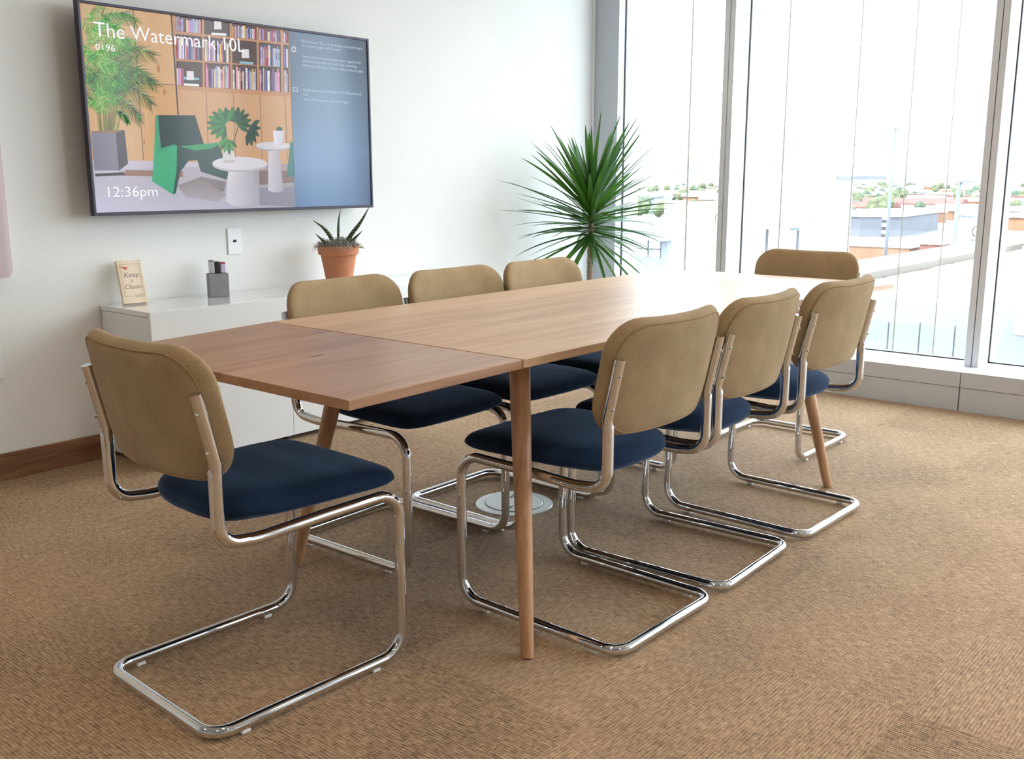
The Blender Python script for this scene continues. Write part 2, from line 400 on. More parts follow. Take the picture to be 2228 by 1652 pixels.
# ============================================================ table
H = .74; TH = .021; L = 1.8452; TW = .925
table = thing('dining_table', 'long oak meeting table with an extension board at each end and round splayed legs', 'table', (0, 0, 0))
def top_prism(pts, mat, name, bev=.0013):
    bm = bmesh.new(); prism(bm, pts, H-TH, H, bev=bev); return obj(name, bm, mat, table)
top_prism([(.002, 0), (L/2, .004), (L-.002, 0), (L-.002, TW), (L/2, TW-.006), (.002, TW)], 'top', 'tabletop')
def leafboard(pts, hinge_x, ang, name):
    bm = bmesh.new(); prism(bm, [(x-hinge_x, y) for x, y in pts], -TH, 0, bev=.0013)
    o = obj(name, bm, 'leaf' if hinge_x == 0 else 'top', table); o.location = (hinge_x, 0, H); o.rotation_euler = (0, ang, 0); return o
ll = .49
lf = leafboard([(-ll, .022), (-.0035, 0), (-.0035, TW), (-ll, TW-.008)], 0, -atan2(.013, ll), 'extension_leaf')
lf['label'] = 'near extension board, redder oak, drooping slightly'
lf2 = leafboard([(L+.0025, 0), (L+ll, .008), (L+ll, TW-.004), (L+.0025, TW)], L, atan2(.018, ll), 'extension_leaf')
lf2['label'] = 'far extension board, pale with window glare'
# a dark knot streak inlaid in the near board
bm = bmesh.new()
kp = [(-.245+.024*cos(a), .42+.003*sin(a)) for a in [k*pi/8 for k in range(16)]]
f = bm.faces.new([bm.verts.new((x, y, .0003)) for x, y in kp])
obj('knot', bm, plain('knot_wood', (.15, .075, .05), .4), lf)
for sx, sy in ((0, 0), (1, 0), (0, 1), (1, 1)):
    P = lambda x, y: (L-x if sx else x, TW-y if sy else y)
    t0 = P(.164, .148); f0 = P(.036, .0145)
    bm = bmesh.new(); k = 14; pts = []; rad = []
    for i in range(k+1):
        s = i/k; pts.append((t0[0]+(f0[0]-t0[0])*s, t0[1]+(f0[1]-t0[1])*s, (H-TH-.001)*(1-s)+.0*s)); rad.append(.0265-.0105*s**1.2)
    tube(bm, pts, rad, 24)
    for v in bm.verts: v.co.z = max(0, min(H-TH-.0005, v.co.z))
    o = obj('leg', bm, 'leg', table, 40)
bm = bmesh.new()
for x in (.19, L-.19): box(bm, x-.02, x+.02, .15, TW-.15, H-TH-.045, H-TH-.0005, bev=.002)
for y in (.17, TW-.17): box(bm, .17, L-.17, y-.012, y+.012, H-TH-.04, H-TH-.0005, bev=.002)
obj('under_frame', bm, 'black', table)

# ============================================================ chairs
TR = .0134
def pad(bm, outline, ztop, zbot, warp=None, rings=14, n=72, mi=0):
    """soft pad: outline(theta)->(x,y) radius 1; ztop/zbot(rho,theta) heights"""
    layers = []
    for top in (True, False):
        L_ = []
        for i in range(rings+1):
            rho = sin(pi/2*i/rings) if i else 0
            if i == 0: L_.append([bm.verts.new((*outline(0, 0), ztop(0, 0) if top else zbot(0, 0)))]); continue
            if i == rings and not top: L_.append(layers[0][-1]); continue
            row = []
            for k in range(n):
                th = 2*pi*k/n; x, y = outline(rho, th)
                row.append(bm.verts.new((x, y, ztop(rho, th) if top else zbot(rho, th))))
            L_.append(row)
        layers.append(L_)
    for li, L_ in enumerate(layers):
        for i in range(rings):
            a, b = L_[i], L_[i+1]
            for k in range(n):
                k2 = (k+1) % n
                vs = (a[0], b[k], b[k2]) if i == 0 else (a[k], b[k], b[k2], a[k2])
                if li: vs = vs[::-1]
                try: f = bm.faces.new(vs); f.material_index = mi
                except ValueError: pass
    if warp:
        for v in set(v for L_ in layers for r in L_ for v in r): v.co = warp(v.co)
def superell(th, nx):
    c, s = cos(th), sin(th); return (abs(c)**nx+abs(s)**nx)**(-1/nx)
S0 = .26   # chair origin is the middle of the floor loop; +X is forward
def make_chair():
    t = thing('cantilever_chair', '', 'chair')
    bm = bmesh.new()
    def half(sg):
        w = .2200; wt = .2235
        return [(.010, wt*sg, .737), (.042, wt*sg, .592), (.040, .222*sg, .425), (.13, w*sg, .4135), (.30, w*sg, .4195), (.515, w*sg, .4225), (.515, w*sg, .0205), (0, w*sg, .0205)]
    a = half(1); b = half(-1)[::-1]
    pts = [(x-S0, y, z) for x, y, z in a+b]
    path = fillet(pts, [.035, .075, .3, .6, .062, .062, .05, .05, .062, .062, .6, .3, .075, .035], 8)
    tube(bm, path, TR, 14)
    obj('frame', bm, 'chrome', t, 50)
    for sg in (1, -1):
        # flattened recess on the rear face of each post, screws above
        bm = bmesh.new(); hw = .0078; z0, z1 = .462, .575; nu, nv = 8, 16; grid = []
        for j in range(nv+1):
            zc = z0-hw+(z1-z0+2*hw)*j/nv
            e_ = max(z0-zc, zc-z1, 0); wv = hw*sqrt(max(0, 1-(e_/hw)**2))+.0003
            row = []
            for i in range(nu+1):
                yl = wv*(2*i/nu-1); lift = .0007 if 0 < i < nu and 0 < j < nv else -.0006
                row.append(bm.verts.new((.0405-S0-sqrt(TR*TR-yl*yl)-lift, .2222*sg+yl, zc)))
            grid.append(row)
        for j in range(nv):
            for i in range(nu): bm.faces.new((grid[j][i], grid[j][i+1], grid[j+1][i+1], grid[j+1][i]))
        obj('recess_plate', bm, 'chromed', t, True, label='flat satin slot low on the post')
        for zz in (.70, .62):
            bm = bmesh.new(); x0 = .010+(.737-zz)/.145*.032-S0
            tube(bm, [(x0-.006, sg*(.2235+.004), zz-.002), (x0-.0155, sg*(.2235+.005), zz-.004)], [.0042, .0034], 10)
            obj('screw', bm, 'chrome', t, 40)
    for x in (.075, .43):
        for sg in (1, -1):
            bm = BX(x-S0-.011, x-S0+.011, .22*sg-.006, .22*sg+.006, 0, .0125, bev=.002)
            obj('glide', bm, 'whitep', t, label='small clear plastic floor glide')
    # seat
    bm = bmesh.new()
    def ol(rho, th):
        c, s = cos(th), sin(th)
        nx = 9 if c > 0 else 3.1
        k = superell(th, nx)*rho; x, y = c*k, s*k
        wx = .305+x*.222 - (.018*(abs(y)**2.5) if x > .4 else 0)*max(0, x)**3*0 
        front = max(0, x)
        return (wx-S0+ .012*front*(1-y*y), y*(.214+.014*x))
    def zt(rho, th):
        x = cos(th)*superell(th, 5)*rho
        e = (1-min(1, rho)**7)**.5
        e = (1-min(1, rho)**(7+7*max(0, x)))**.5
        return .4545+e*.037-.017*max(0, x)**2.2*e+.004*(1-rho*rho)
    def zb(rho, th):
        e = (1-min(1, rho)**9)**.5
        x = cos(th)*superell(th, 5)*rho; y = sin(th)*superell(th, 5)*rho
        hang = max(0, 1-(abs(y)/.86)**6)*max(0, min(1, (.75-x)/.5))
        return .4545-e*(.0215+.015*hang)
    pad(bm, ol, zt, zb)
    st = obj('seat', bm, 'navy', t, True)
    # backrest
    def bol(rho, th):     # rounded rectangle, half height .146, half width .238
        c, s_ = cos(th), sin(th); hx, hy, r = .146, .238, .088
        k = min(hx/max(abs(c), 1e-6), hy/max(abs(s_), 1e-6)); x, y = abs(c)*k, abs(s_)*k
        if x > hx-r and y > hy-r:      # ray against the corner arc
            ox, oy = hx-r, hy-r; ac_, as_ = abs(c), abs(s_); bq = ac_*ox+as_*oy
            k = bq+sqrt(max(0, bq*bq-(ox*ox+oy*oy-r*r)))
        return (c*k*rho, s_*k*rho)
    tilt = radians(12.5); ct, s_t = cos(tilt), sin(tilt)
    def warp(co):   # local: x = up, y = across, z = thickness forward
        up, ac, th = co; up -= .007; th2 = th+.044*(abs(ac)/.24)**2.3-.030
        s = .017+th2*ct-up*s_t*.95; z = .686+up*ct+th2*s_t
        return Vector((s-S0, ac, z))
    def bt(rho, th): return .0285+(1-rho**8)**.5*.024+.003*(1-rho*rho)
    def bb(rho, th): return .0285-(1-rho**12)**.5*.0265
    bm = bmesh.new(); pad(bm, bol, bt, bb, warp, rings=16, n=80)
    br = obj('backrest', bm, 'tan', t, True)
    # piping round the rear panel
    bm = bmesh.new(); pts = []
    for k in range(72):
        th = 2*pi*k/72; x, y = bol(.93, th); pts.append(warp(Vector((x, y, bb(.93, th)-.0002))))
    pts.append(pts[0]); tube(bm, pts, .0024, 6, cap=False)
    obj('piping', bm, 'pipe', br, True)
    return t
proto = make_chair()
def place(x, y, hd, label, group, first=False):
    """x,y: middle of rear floor bar, hd heading of the sitter in degrees"""
    h = radians(hd); loc = (x+S0*cos(h), y+S0*sin(h), 0)
    if first: r = proto
    else:
        r = proto.copy(); C.objects.link(r)
        for ch in list(proto.children):
            c = ch.copy(); C.objects.link(c); c.parent = r
            for g in ch.children:
                d = g.copy(); C.objects.link(d); d.parent = c
    r.location = loc; r.rotation_euler = (0, 0, h); r['label'] = label; r['group'] = group
GC = 'tan and navy chrome cantilever chairs around the table'
place(-.67, .478, -1.9, 'cantilever chair at the near end of the table, back to the viewer, nearest of all', GC, True)
place(.380, -.168, 89.3, 'cantilever chair nearest the viewer on the window side, beside the front round table leg', GC)
place(.888, -.162, 92, 'cantilever chair in the middle of the window-side row, between two chairs', GC)
place(1.426, -.17, 88.8, 'cantilever chair farthest along the window-side row, its seat brightly lit blue', GC)
place(.393, 1.10, -88.5, 'cantilever chair tucked under the wall side, below the terracotta pot', GC)
place(.885, 1.075, -90, 'cantilever chair in the middle of the wall-side row facing the viewer', GC)
place(1.36, 1.06, -89, 'cantilever chair farthest along the wall-side row, in front of the dracaena', GC)
place(2.53, .452, 180, 'cantilever chair alone at the far end of the table, against the glazing', GC)

# ============================================================ cabinet
cab = thing('media_cabinet', 'long low glossy white cabinet standing along the wall below the television', 'cabinet', (.30, 2.1, 0))
CH = .632; CW = 1.95; CDp = .372
obj('body', BX(.002, CW-.002, .02, CDp, .022, CH-.022, bev=.001), 'white', cab)
obj('top_panel', BX(0, CW, .0192, CDp, CH-.0205, CH, bev=.0012), 'white', cab)
for i in range(3):
    a = i*.65+.003; obj('door', BX(a-.002, a+.646, 0, .0185, .022, CH-.0003, bev=.0012), 'white', cab)
for x in (.05, .65, 1.3, 1.9):
    for y in (.05, .31):
        obj('foot', lathe(bmesh.new(), [(0, 0), (.02, 0), (.02, .004), (.016, .0215), (0, .0215)], 16, x, y), 'black', cab, 40)
# wooden plaque leaning
pq = thing('wooden_plaque', 'small pale wooden plaque with a printed drawing and lettering, leaning on the white cabinet', 'sign', (.400, 2.370, CH), radians(-8))
tl = -.30
bm = BX(-.050, .050, 0, .022, 0, .178, bev=.0015); pb = obj('board', bm, 'maple', pq); pb.rotation_euler = (tl, 0, 0); pb.location = (0, 0, .0070)
bm = bmesh.new()
def line(bm, p, q, w=.0008, d=-.0004):
    a = Vector((p[0], p[1])); b = Vector((q[0], q[1])); n = (b-a).normalized(); m = Vector((-n.y, n.x))*w
    bm.faces.new([bm.verts.new((v.x, d, v.y)) for v in (a-m, b-m, b+m, a+m)])
for p, q in (((-.04, .162), (.04, .162)), ((.04, .162), (.04, .035)), ((-.04, .162), (-.04, .03)), ((-.04, .03), (-.008, .03))): line(bm, p, q, .0005)
for k in range(3): line(bm, (0, .036-k*.005), (.04, .036-k*.005), .0007)
obj('printed_frame', bm, 'ink', pb)
def text(body, size, mat, name, parent, loc, rot, ext=0, align='LEFT', sx=1):
    cu = bpy.data.curves.new(name, 'FONT'); cu.body = body; cu.size = size; cu.extrude = ext; cu.align_x = align; cu.resolution_u = 3; cu.offset = -.012 if size == 1 else 0
    to = bpy.data.objects.new(name, cu); C.objects.link(to)
    dg = bpy.context.evaluated_depsgraph_get(); me = bpy.data.meshes.new_from_object(to.evaluated_get(dg))
    bpy.data.objects.remove(to); o = bpy.data.objects.new(name, me); C.objects.link(o); me.materials.clear(); me.materials.append(MT[mat] if isinstance(mat, str) else mat)
    for v in me.vertices: v.co.x *= sx
    o.parent = parent; o.location = loc; o.rotation_euler = rot; return o
import_sk = .22
for s_, z_, sz in (('Keep', .108, .030), ('it', .088, .017), ('Classic', .060, .026)):
    o = text(s_, sz, 'ink', 'lettering', pb, (.0, -.0005, z_), (pi/2, 0, 0), 0, 'CENTER')
    for v in o.data.vertices: v.co.x += v.co.y*import_sk
bm = bmesh.new(); bm.faces.new([bm.verts.new((-.018+.008*cos(a)*(1+.2*sin(3*a)), -.0005, .145+.007*sin(a))) for a in [k*pi/8 for k in range(16)]])
for a in (2.3, 2.6, 2.9, 3.2): line(bm, (-.018, .147), (-.018+.025*cos(a), .147+.014*sin(a)), .0007, -.0005)
obj('drawing', bm, 'inkr', pb)
# pen holder
HX, HY, HR = .782, 2.365, radians(-22)
ph = thing('marker_holder', 'square grey concrete holder of markers standing on the white cabinet', 'holder', (HX, HY, CH), HR)
obj('holder_body', BX(-.0425, .0425, -.027, .027, 0, .101, bev=.003), 'conc', ph)
obj('holder_opening', BX(-.036, .036, -.021, .021, .099, .1016), 'gap', ph)
def marker(x, y, w, d, z1, mat, lab, capm=None):
    m = tag(obj('marker', BX(-w/2, w/2, -d/2, d/2, 0, z1, bev=.003), mat), lab, 'stationery')
    m.location = (HX+x*cos(HR)-y*sin(HR), HY+x*sin(HR)+y*cos(HR), CH+.1018); m.rotation_euler = (0, 0, HR)
    if capm: obj('cap', BX(-w/2+.001, w/2-.001, -d/2+.001, d/2-.001, z1+.0001, z1+.006, bev=.001), capm, m)
marker(-.0235, .0, .020, .036, .050, 'outl', 'silver grey marker case standing in the concrete holder, leftmost', 'conc')
marker(-.001, -.002, .022, .034, .050, 'black', 'black eraser standing in the concrete holder between silver and lilac pieces')
marker(.0235, -.001, .021, .032, .040, 'lilac', 'lilac and red marker box standing in the concrete holder, rightmost', 'red')
# terracotta pot with succulent
pt = thing('potted_succulent', 'spiky banded succulent in a terracotta pot with grey moss, on the white cabinet', 'plant', (1.392, 2.285, CH))
prof = [(0, 0), (.056, 0), (.058, .003), (.083, .146), (.086, .149), (.0935, .151), (.0975, .188), (.096, .1905), (.089, .1905), (.087, .178), (0, .176)]
obj('pot', lathe(bmesh.new(), prof, 56), 'terra', pt, 35)
random.seed(4)
bm = bmesh.new()
for k in range(900):
    a = random.uniform(0, 2*pi); r = .090*sqrt(random.random()); z = .176+.030*(1-(r/.095)**2)+random.uniform(-.004, .006)
    p = Vector((r*cos(a), r*sin(a), z)); d = Vector((random.uniform(-1, 1)+cos(a)*.6*(r/.08), random.uniform(-1, 1)+sin(a)*.6*(r/.08), random.uniform(-.1, .9))).normalized()
    e = d.cross(Vector((random.random(), random.random(), random.random()))).normalized()*.0011
    ln = random.uniform(.014, .034); q = p+d*ln; q2 = q+Vector((d.x, d.y, -.7))*ln*.5
    v = [bm.verts.new(c) for c in (p-e, p+e, q+e, q-e, q2)]
    bm.faces.new((v[0], v[1], v[2], v[3])); bm.faces.new((v[3], v[2], v[4]))
lathe(bm, [(0, .205), (.04, .200), (.07, .191), (.088, .180)], 24)
mo = obj('moss', bm, 'moss', pt, None); mo['kind'] = 'stuff'
ivx = Vector((sin(yaw), -cos(yaw), 0)); ivd = Vector((cos(yaw), sin(yaw), 0))
pxm = 1/447.0
def succ(pts, w, mat='snake'):
    bm = bmesh.new(); P = [Vector((0, 0, .192))+ivx*a+Vector((0, 0, b))+ivd*c for a, b, c in pts]
    # smooth resample
    Q = []
    for i in range(17):
        t_ = i/16*(len(P)-1); k = min(int(t_), len(P)-2); f_ = t_-k
        Q.append(P[k].lerp(P[k+1], f_))
    for _ in range(3): Q = [Q[0]]+[(Q[i-1]+Q[i]*2+Q[i+1])/4 for i in range(1, len(Q)-1)]+[Q[-1]]
    rad = [w*(1-(i/16)**2.2)*(.85+.3*sin(pi*i/16))+.0004 for i in range(17)]
    tube(bm, Q, rad, 10); obj('leaf', bm, mat, pt, True)
# measured against the pot rim: sideways, up, away (metres)
succ([(-.012, -.02, 0), (-.035, .045, 0), (-.068, .085, .0), (-.117, .118, 0)], .0098)
succ([(-.030, -.01, -.02), (-.062, .018, -.02), (-.103, .058, -.02)], .0085)
succ([(.0, -.02, 0), (.003, .07, 0), (.006, .12, 0), (.018, .175, 0)], .0058)
succ([(.016, -.02, 0), (.062, .05, 0), (.112, .11, 0), (.158, .192, .0)], .0100)
succ([(.035, -.01, .0), (.075, .030, 0), (.118, .070, 0)], .0078)
succ([(.04, -.01, .03), (.055, .02, .03), (.062, .04, .03)], .0065)
# wall plates
wp = thing('wall_plate', 'white wall plate with one dark cable socket below the television', 'socket', (.951, YW, .857))
obj('plate', BX(-.036, .036, -.0065, -.0003, -.058, .058, bev=.0025), 'whitep', wp)
obj('socket', BX(-.0085, .0085, -.0072, -.006, -.0045, .0065), 'gap', wp)
for z in (.043, -.043):
    o = obj('screw', lathe(bmesh.new(), [(0, 0), (.003, 0), (.003, .001), (0, .0012)], 12), 'whitep', wp); o.rotation_euler = (pi/2, 0, 0); o.location = (0, -.0064, z)
wp2 = thing('wall_plate', 'white power outlet plate low on the wall at the left edge of the picture', 'socket', (-.139, YW, .448))
obj('plate', BX(-.036, .036, -.0065, -.0003, -.058, .058, bev=.0025), 'whitep', wp2)
for z in (.02, -.02): obj('socket', BX(-.016, .016, -.0078, -.006, z-.013, z+.013, bev=.002), 'whitep', wp2)
# board on the wall at the left edge
wbd = thing('wall_board', 'large framed wall board with rounded mauve border at the left edge of the picture', 'board', (-.85, YW, 1.3))
def rrect(x0, x1, z0, z1, r, n=6):
    out = []
    for cx, cz, a0 in ((x1-r, z1-r, 0), (x0+r, z1-r, pi/2), (x0+r, z0+r, pi), (x1-r, z0+r, 1.5*pi)):
        for k in range(n+1): a = a0+pi/2*k/n; out.append((cx+r*cos(a), cz+r*sin(a)))
    return out
def plate_xz(pts, y0, y1, mat, name, par, bev=0):
    bm = bmesh.new(); prism(bm, [(x, -z) for x, z in pts], y0, y1, bev=bev)
    for v in bm.verts: v.co = Vector((v.co.x, v.co.z, -v.co.y))
    return obj(name, bm, mat, par, 35)
plate_xz(rrect(-.75, .79, -.525, .75, .025), -.07, -.002, 'boardf', 'frame', wbd, .006)
plate_xz(rrect(-.69, .742, -.475, .69, .02), -.073, -.0705, 'boardi', 'panel', wbd)
# floor outlet
fo = thing('floor_outlet', 'round satin metal floor outlet set in the carpet under the table', 'socket', (.905, .79, 0))
obj('rim', lathe(bmesh.new(), [(0, .001), (.104, .001), (.106, .004), (.112, .0045), (.136, .0022), (.1385, 0)], 64), 'outl', fo, 30)
bm = lathe(bmesh.new(), [(0, .0062), (.100, .0062), (.1025, .0045)], 64); obj('lid', bm, 'outl', fo, 30)
for a, x, y, w, d in ((.3, -.055, -.03, .035, .012), (.3, .045, .045, .04, .012), (.9, .05, -.02, .05, .002), (-.5, .06, .01, .045, .002)):
    o = obj('slot', BX(-w/2, w/2, -d/2, d/2, .0058, .0068), 'conc' if d > .005 else 'gap', fo); o.location = (x, y, 0); o.rotation_euler = (0, 0, a)

# ============================================================ dracaena
random.seed(11)
PX, PY = 3.055, 2.02
dr = thing('dracaena', 'tall dracaena palm with a spiky green crown in the corner by the glazing', 'plant', (PX, PY, 0))
obj('planter', lathe(bmesh.new(), [(0, 0), (.10, 0), (.105, .004), (.135, .26), (.13, .262), (.122, .262), (.118, .24), (0, .24)], 48), 'planter', dr, 35)
obj('soil', lathe(bmesh.new(), [(0, .252), (.121, .246)], 24), 'soil', dr)
bm = bmesh.new(); pts = []; rad = []
for i in range(40):
    z = .24+i*.0198; pts.append((.006*sin(z*7)-.012+.02*(z-.5), .005*cos(z*5), z)); rad.append(.0185-.004*i/40+(.0016 if i % 3 == 0 else 0))
tube(bm, pts, rad, 14); obj('trunk', bm, 'trunk', dr, True)
def strap(base, d, ln, w, droop, curl=0):
    bm = bmesh.new(); n = 12; side = d.cross(Vector((0, 0, 1)))
    side = side.normalized() if side.length > .05 else Vector((1, 0, 0))
    side = Matrix.Rotation(random.uniform(-.5, .5), 3, d) @ side
    p = base.copy(); dd = d.copy(); rows = []
    for i in range(n+1):
        s = i/n; ww = w*min(1, .55+s*2.2)*(1-s**2.2)**.8+.0004
        up = side.cross(dd).normalized()
        rows.append([bm.verts.new(p-side*ww+up*ww*.35), bm.verts.new(p), bm.verts.new(p+side*ww+up*ww*.35)])
        dd = (dd+Vector((0, 0, -1))*droop*(s+.15)/n).normalized(); p = p+dd*ln/n
    for a, b in zip(rows, rows[1:]):
        for k in (0, 1): bm.faces.new((a[k], a[k+1], b[k+1], b[k]))
    return bm, p
def leaf_at(z, elev, az, ln, w, droop):
    base = Vector((.002, .004, z)); d = Vector((cos(elev)*cos(az), cos(elev)*sin(az), sin(elev)))
    base += Vector((d.x, d.y, 0))*.012
    for _ in range(14):
        st = random.getstate(); bm, tip = strap(base, d, ln, w, droop)
        ok = all(PY+v.co.y < YW-.02 and PX+v.co.x < XG-.05 and (v.co.z > .25) for v in bm.verts)
        if ok: break
        bm.free(); ln *= .9; random.setstate(st); bm = None
    if bm: obj('leaf', bm, 'palm', dr, True)
ga = 2.399963; nl = 150; rest = bmesh.new()
order = list(range(nl))
for i in order:
    s_ = i/nl; az = i*ga+random.uniform(-.2, .2)
    z = .775+.265*s_
    e = -.75+2.0*s_**.75+random.uniform(-.24, .24)
    ln = .46+random.uniform(-.12, .09)+(.04 if .3 < s_ < .8 else 0)
    m_ = len(dr.children)
    leaf_at(z, min(e, 1.42), az, ln, random.uniform(.0105, .0150)*(1+.25*s_), random.uniform(.15, .75)*(1-.75*s_)+.04)
    if i % 3 == 0:      # every third, the ones least seen, gathered in one part
        o = [c for c in dr.children if c.name.startswith('leaf')][-1] if m_ != len(dr.children) else None
        if o: rest.from_mesh(o.data); bpy.data.objects.remove(o)
o = obj('inner_leaves', rest, 'palm', dr, True); o['kind'] = 'stuff'

# ============================================================ television with its picture
TVX0, TVX1, TVZ0, TVZ1 = 0.2487, 1.6890, 0.9919, 1.7886; TVY = YW-.115
tw, tz = TVX1-TVX0, TVZ1-TVZ0
tv = thing('television', 'large black-framed television on the wall showing a lounge with a green chair', 'television', (TVX0, TVY, TVZ0))
obj('back_shell', BX(.01, tw-.01, .012, .045, .01, tz-.01, bev=.004), 'black', tv)
obj('wall_mount', BX(tw*.3, tw*.7, .045, .1145, tz*.25, tz*.75, bev=.003), 'black', tv)
bm = bmesh.new(); bw = .011; bb_ = .013
box(bm, 0, bw, 0, .03, 0, tz, bev=.0015); box(bm, tw-bw, tw, 0, .03, 0, tz, bev=.0015)
box(bm, bw-.001, tw-bw+.001, .0005, .03, 0, bb_, bev=.0015); box(bm, bw-.001, tw-bw+.001, .0005, .03, tz-bw, tz, bev=.0015)
obj('bezel', bm, 'bezel', tv)
# homography: picture drawn from (px,py) of a straight-on study of the screen corners
def solve_h(src, dst):
    A = []; B = []
    for (x, y), (X, Y) in zip(src, dst):
        A.append([x, y, 1, 0, 0, 0, -X*x, -X*y]); B.append(X); A.append([0, 0, 0, x, y, 1, -Y*x, -Y*y]); B.append(Y)
    n = 8
    for i in range(n):
        p = max(range(i, n), key=lambda r: abs(A[r][i])); A[i], A[p] = A[p], A[i]; B[i], B[p] = B[p], B[i]
        for r in range(n):
            if r != i:
                f_ = A[r][i]/A[i][i]; A[r] = [a-f_*b for a, b in zip(A[r], A[i])]; B[r] -= f_*B[i]
    return [B[i]/A[i][i] for i in range(n)]+[1]
HM = solve_h([(32, 5), (2050, 262), (2072, 1430), (135, 1508)], [(0, tz), (tw, tz), (tw, 0), (0, 0)])
def uv(p):
    x, y = p; w = HM[6]*x+HM[7]*y+1; return ((HM[0]*x+HM[1]*y+HM[2])/w, (HM[3]*x+HM[4]*y+HM[5])/w)
def lin(c): return tuple(((v/255)/12.92 if v/255 <= .04045 else ((v/255+.055)/1.055)**2.4) for v in c)
scr = bmesh.new(); cl = scr.loops.layers.color.new('Col'); layer = [0]
def sp(pts, cols, clip=True, step=True):
    """one flat shape of the picture; cols: one colour or one per corner (sRGB 0-255)"""
    if step: layer[0] += 1
    yy = .0085-layer[0]*.00001
    vs = []
    for p in pts:
        a, b = uv(p); a = min(max(a, bw), tw-bw); b = min(max(b, bb_), tz-bw); vs.append(scr.verts.new((a, yy, b)))
    try: f = scr.faces.new(vs)
    except ValueError: return
    for i, lp in enumerate(f.loops):
        c = cols[i] if isinstance(cols[0], (list, tuple)) else cols
        lp[cl] = (*[v/255 for v in c], 1)
def ell(cx, cy, rx, ry, col, n=28): sp([(cx+rx*cos(2*pi*k/n), cy+ry*sin(2*pi*k/n)) for k in range(n)], col)
def stroke(p, q, w0, w1, col, step=False):
    a = Vector(p); b = Vector(q); d = (b-a)
    if d.length < 1: return
    n = Vector((-d.y, d.x)).normalized(); sp([a-n*w0, a+n*w0, b+n*w1, b-n*w1], col, step=step)
random.seed(7)
R = random.uniform
sp([(60, 20), (1505, 205), (1535, 1200), (140, 1200)], (205, 160, 118))
# wood panels
def lerp2(a, b, t): return (a[0]+(b[0]-a[0])*t, a[1]+(b[1]-a[1])*t)
def panel(q, col, streaks=14):
    sp(q, col)
    for k in range(streaks):
        t_ = R(.02, .96); w_ = R(.004, .02); d = R(-14, 12)
        s0 = R(0, .5); s1 = R(.5, 1)
        A = lerp2(lerp2(q[0], q[1], t_), lerp2(q[3], q[2], t_), s0); B = lerp2(lerp2(q[0], q[1], t_+w_), lerp2(q[3], q[2], t_+w_), s0)
        D = lerp2(lerp2(q[0], q[1], t_), lerp2(q[3], q[2], t_), s1); E_ = lerp2(lerp2(q[0], q[1], t_+w_), lerp2(q[3], q[2], t_+w_), s1)
        sp([A, B, E_, D], tuple(max(0, c+d) for c in col), step=(k == 0))
panel([(70, 25), (428, 65), (455, 575), (110, 560)], (214, 172, 132))
panel([(430, 68), (692, 100), (718, 590), (458, 578)], (216, 170, 122))
panel([(110, 565), (455, 578), (485, 1115), (140, 1110)], (212, 166, 116))
panel([(460, 582), (718, 594), (735, 1120), (490, 1115)], (212, 162, 106))
xs = [738, 930, 1118, 1302, 1475, 1515]
for a, b in zip(xs, xs[1:]):
    panel([(a, 620+(a-738)*.06), (b-3, 620+(b-738)*.06), (b+8, 1140), (a+8, 1140)], (206, 158, 112), 9)
for a, b in zip(xs[1:-1], xs[1:-1]): stroke((a-1, 640), (a+10, 1100), 2, 2, (120, 84, 60))
stroke((430, 65), (488, 1115), 2.5, 2.5, (90, 66, 50)); stroke((693, 100), (733, 800), 5, 5, (60, 48, 42)); stroke((110, 562), (718, 592), 2, 2, (90, 66, 50))
for cx, cy, w_ in ((495, 990, 10), (600, 480, 14), (640, 640, 12), (590, 850, 12)): ell(cx, cy, w_*.7, w_*2, (176, 118, 66))
# floor and skirting
sp([(125, 1115), (1535, 1135), (1535, 1190), (130, 1195)], (196, 188, 200))
sp([(135, 1190), (1535, 1130), (1538, 1440), (150, 1492)], [(190, 182, 196), (160, 146, 146), (175, 172, 185), (208, 205, 226)])
sp([(360, 1185), (760, 1190), (760, 1230), (350, 1225)], (150, 110, 92))
sp([(880, 1225), (1060, 1260), (1045, 1330), (855, 1300)], (128, 118, 122)); sp([(720, 1290), (880, 1230), (1060, 1350), (1000, 1400), (780, 1370)], [(150, 134, 136), (134, 116, 112), (160, 148, 154), (176, 168, 178), (172, 164, 174)])
sp([(1290, 1180), (1530, 1180), (1532, 1260), (1290, 1280)], (138, 112, 108)); sp([(1290, 1300), (1532, 1290), (1535, 1430), (1290, 1420)], (148, 146, 160))
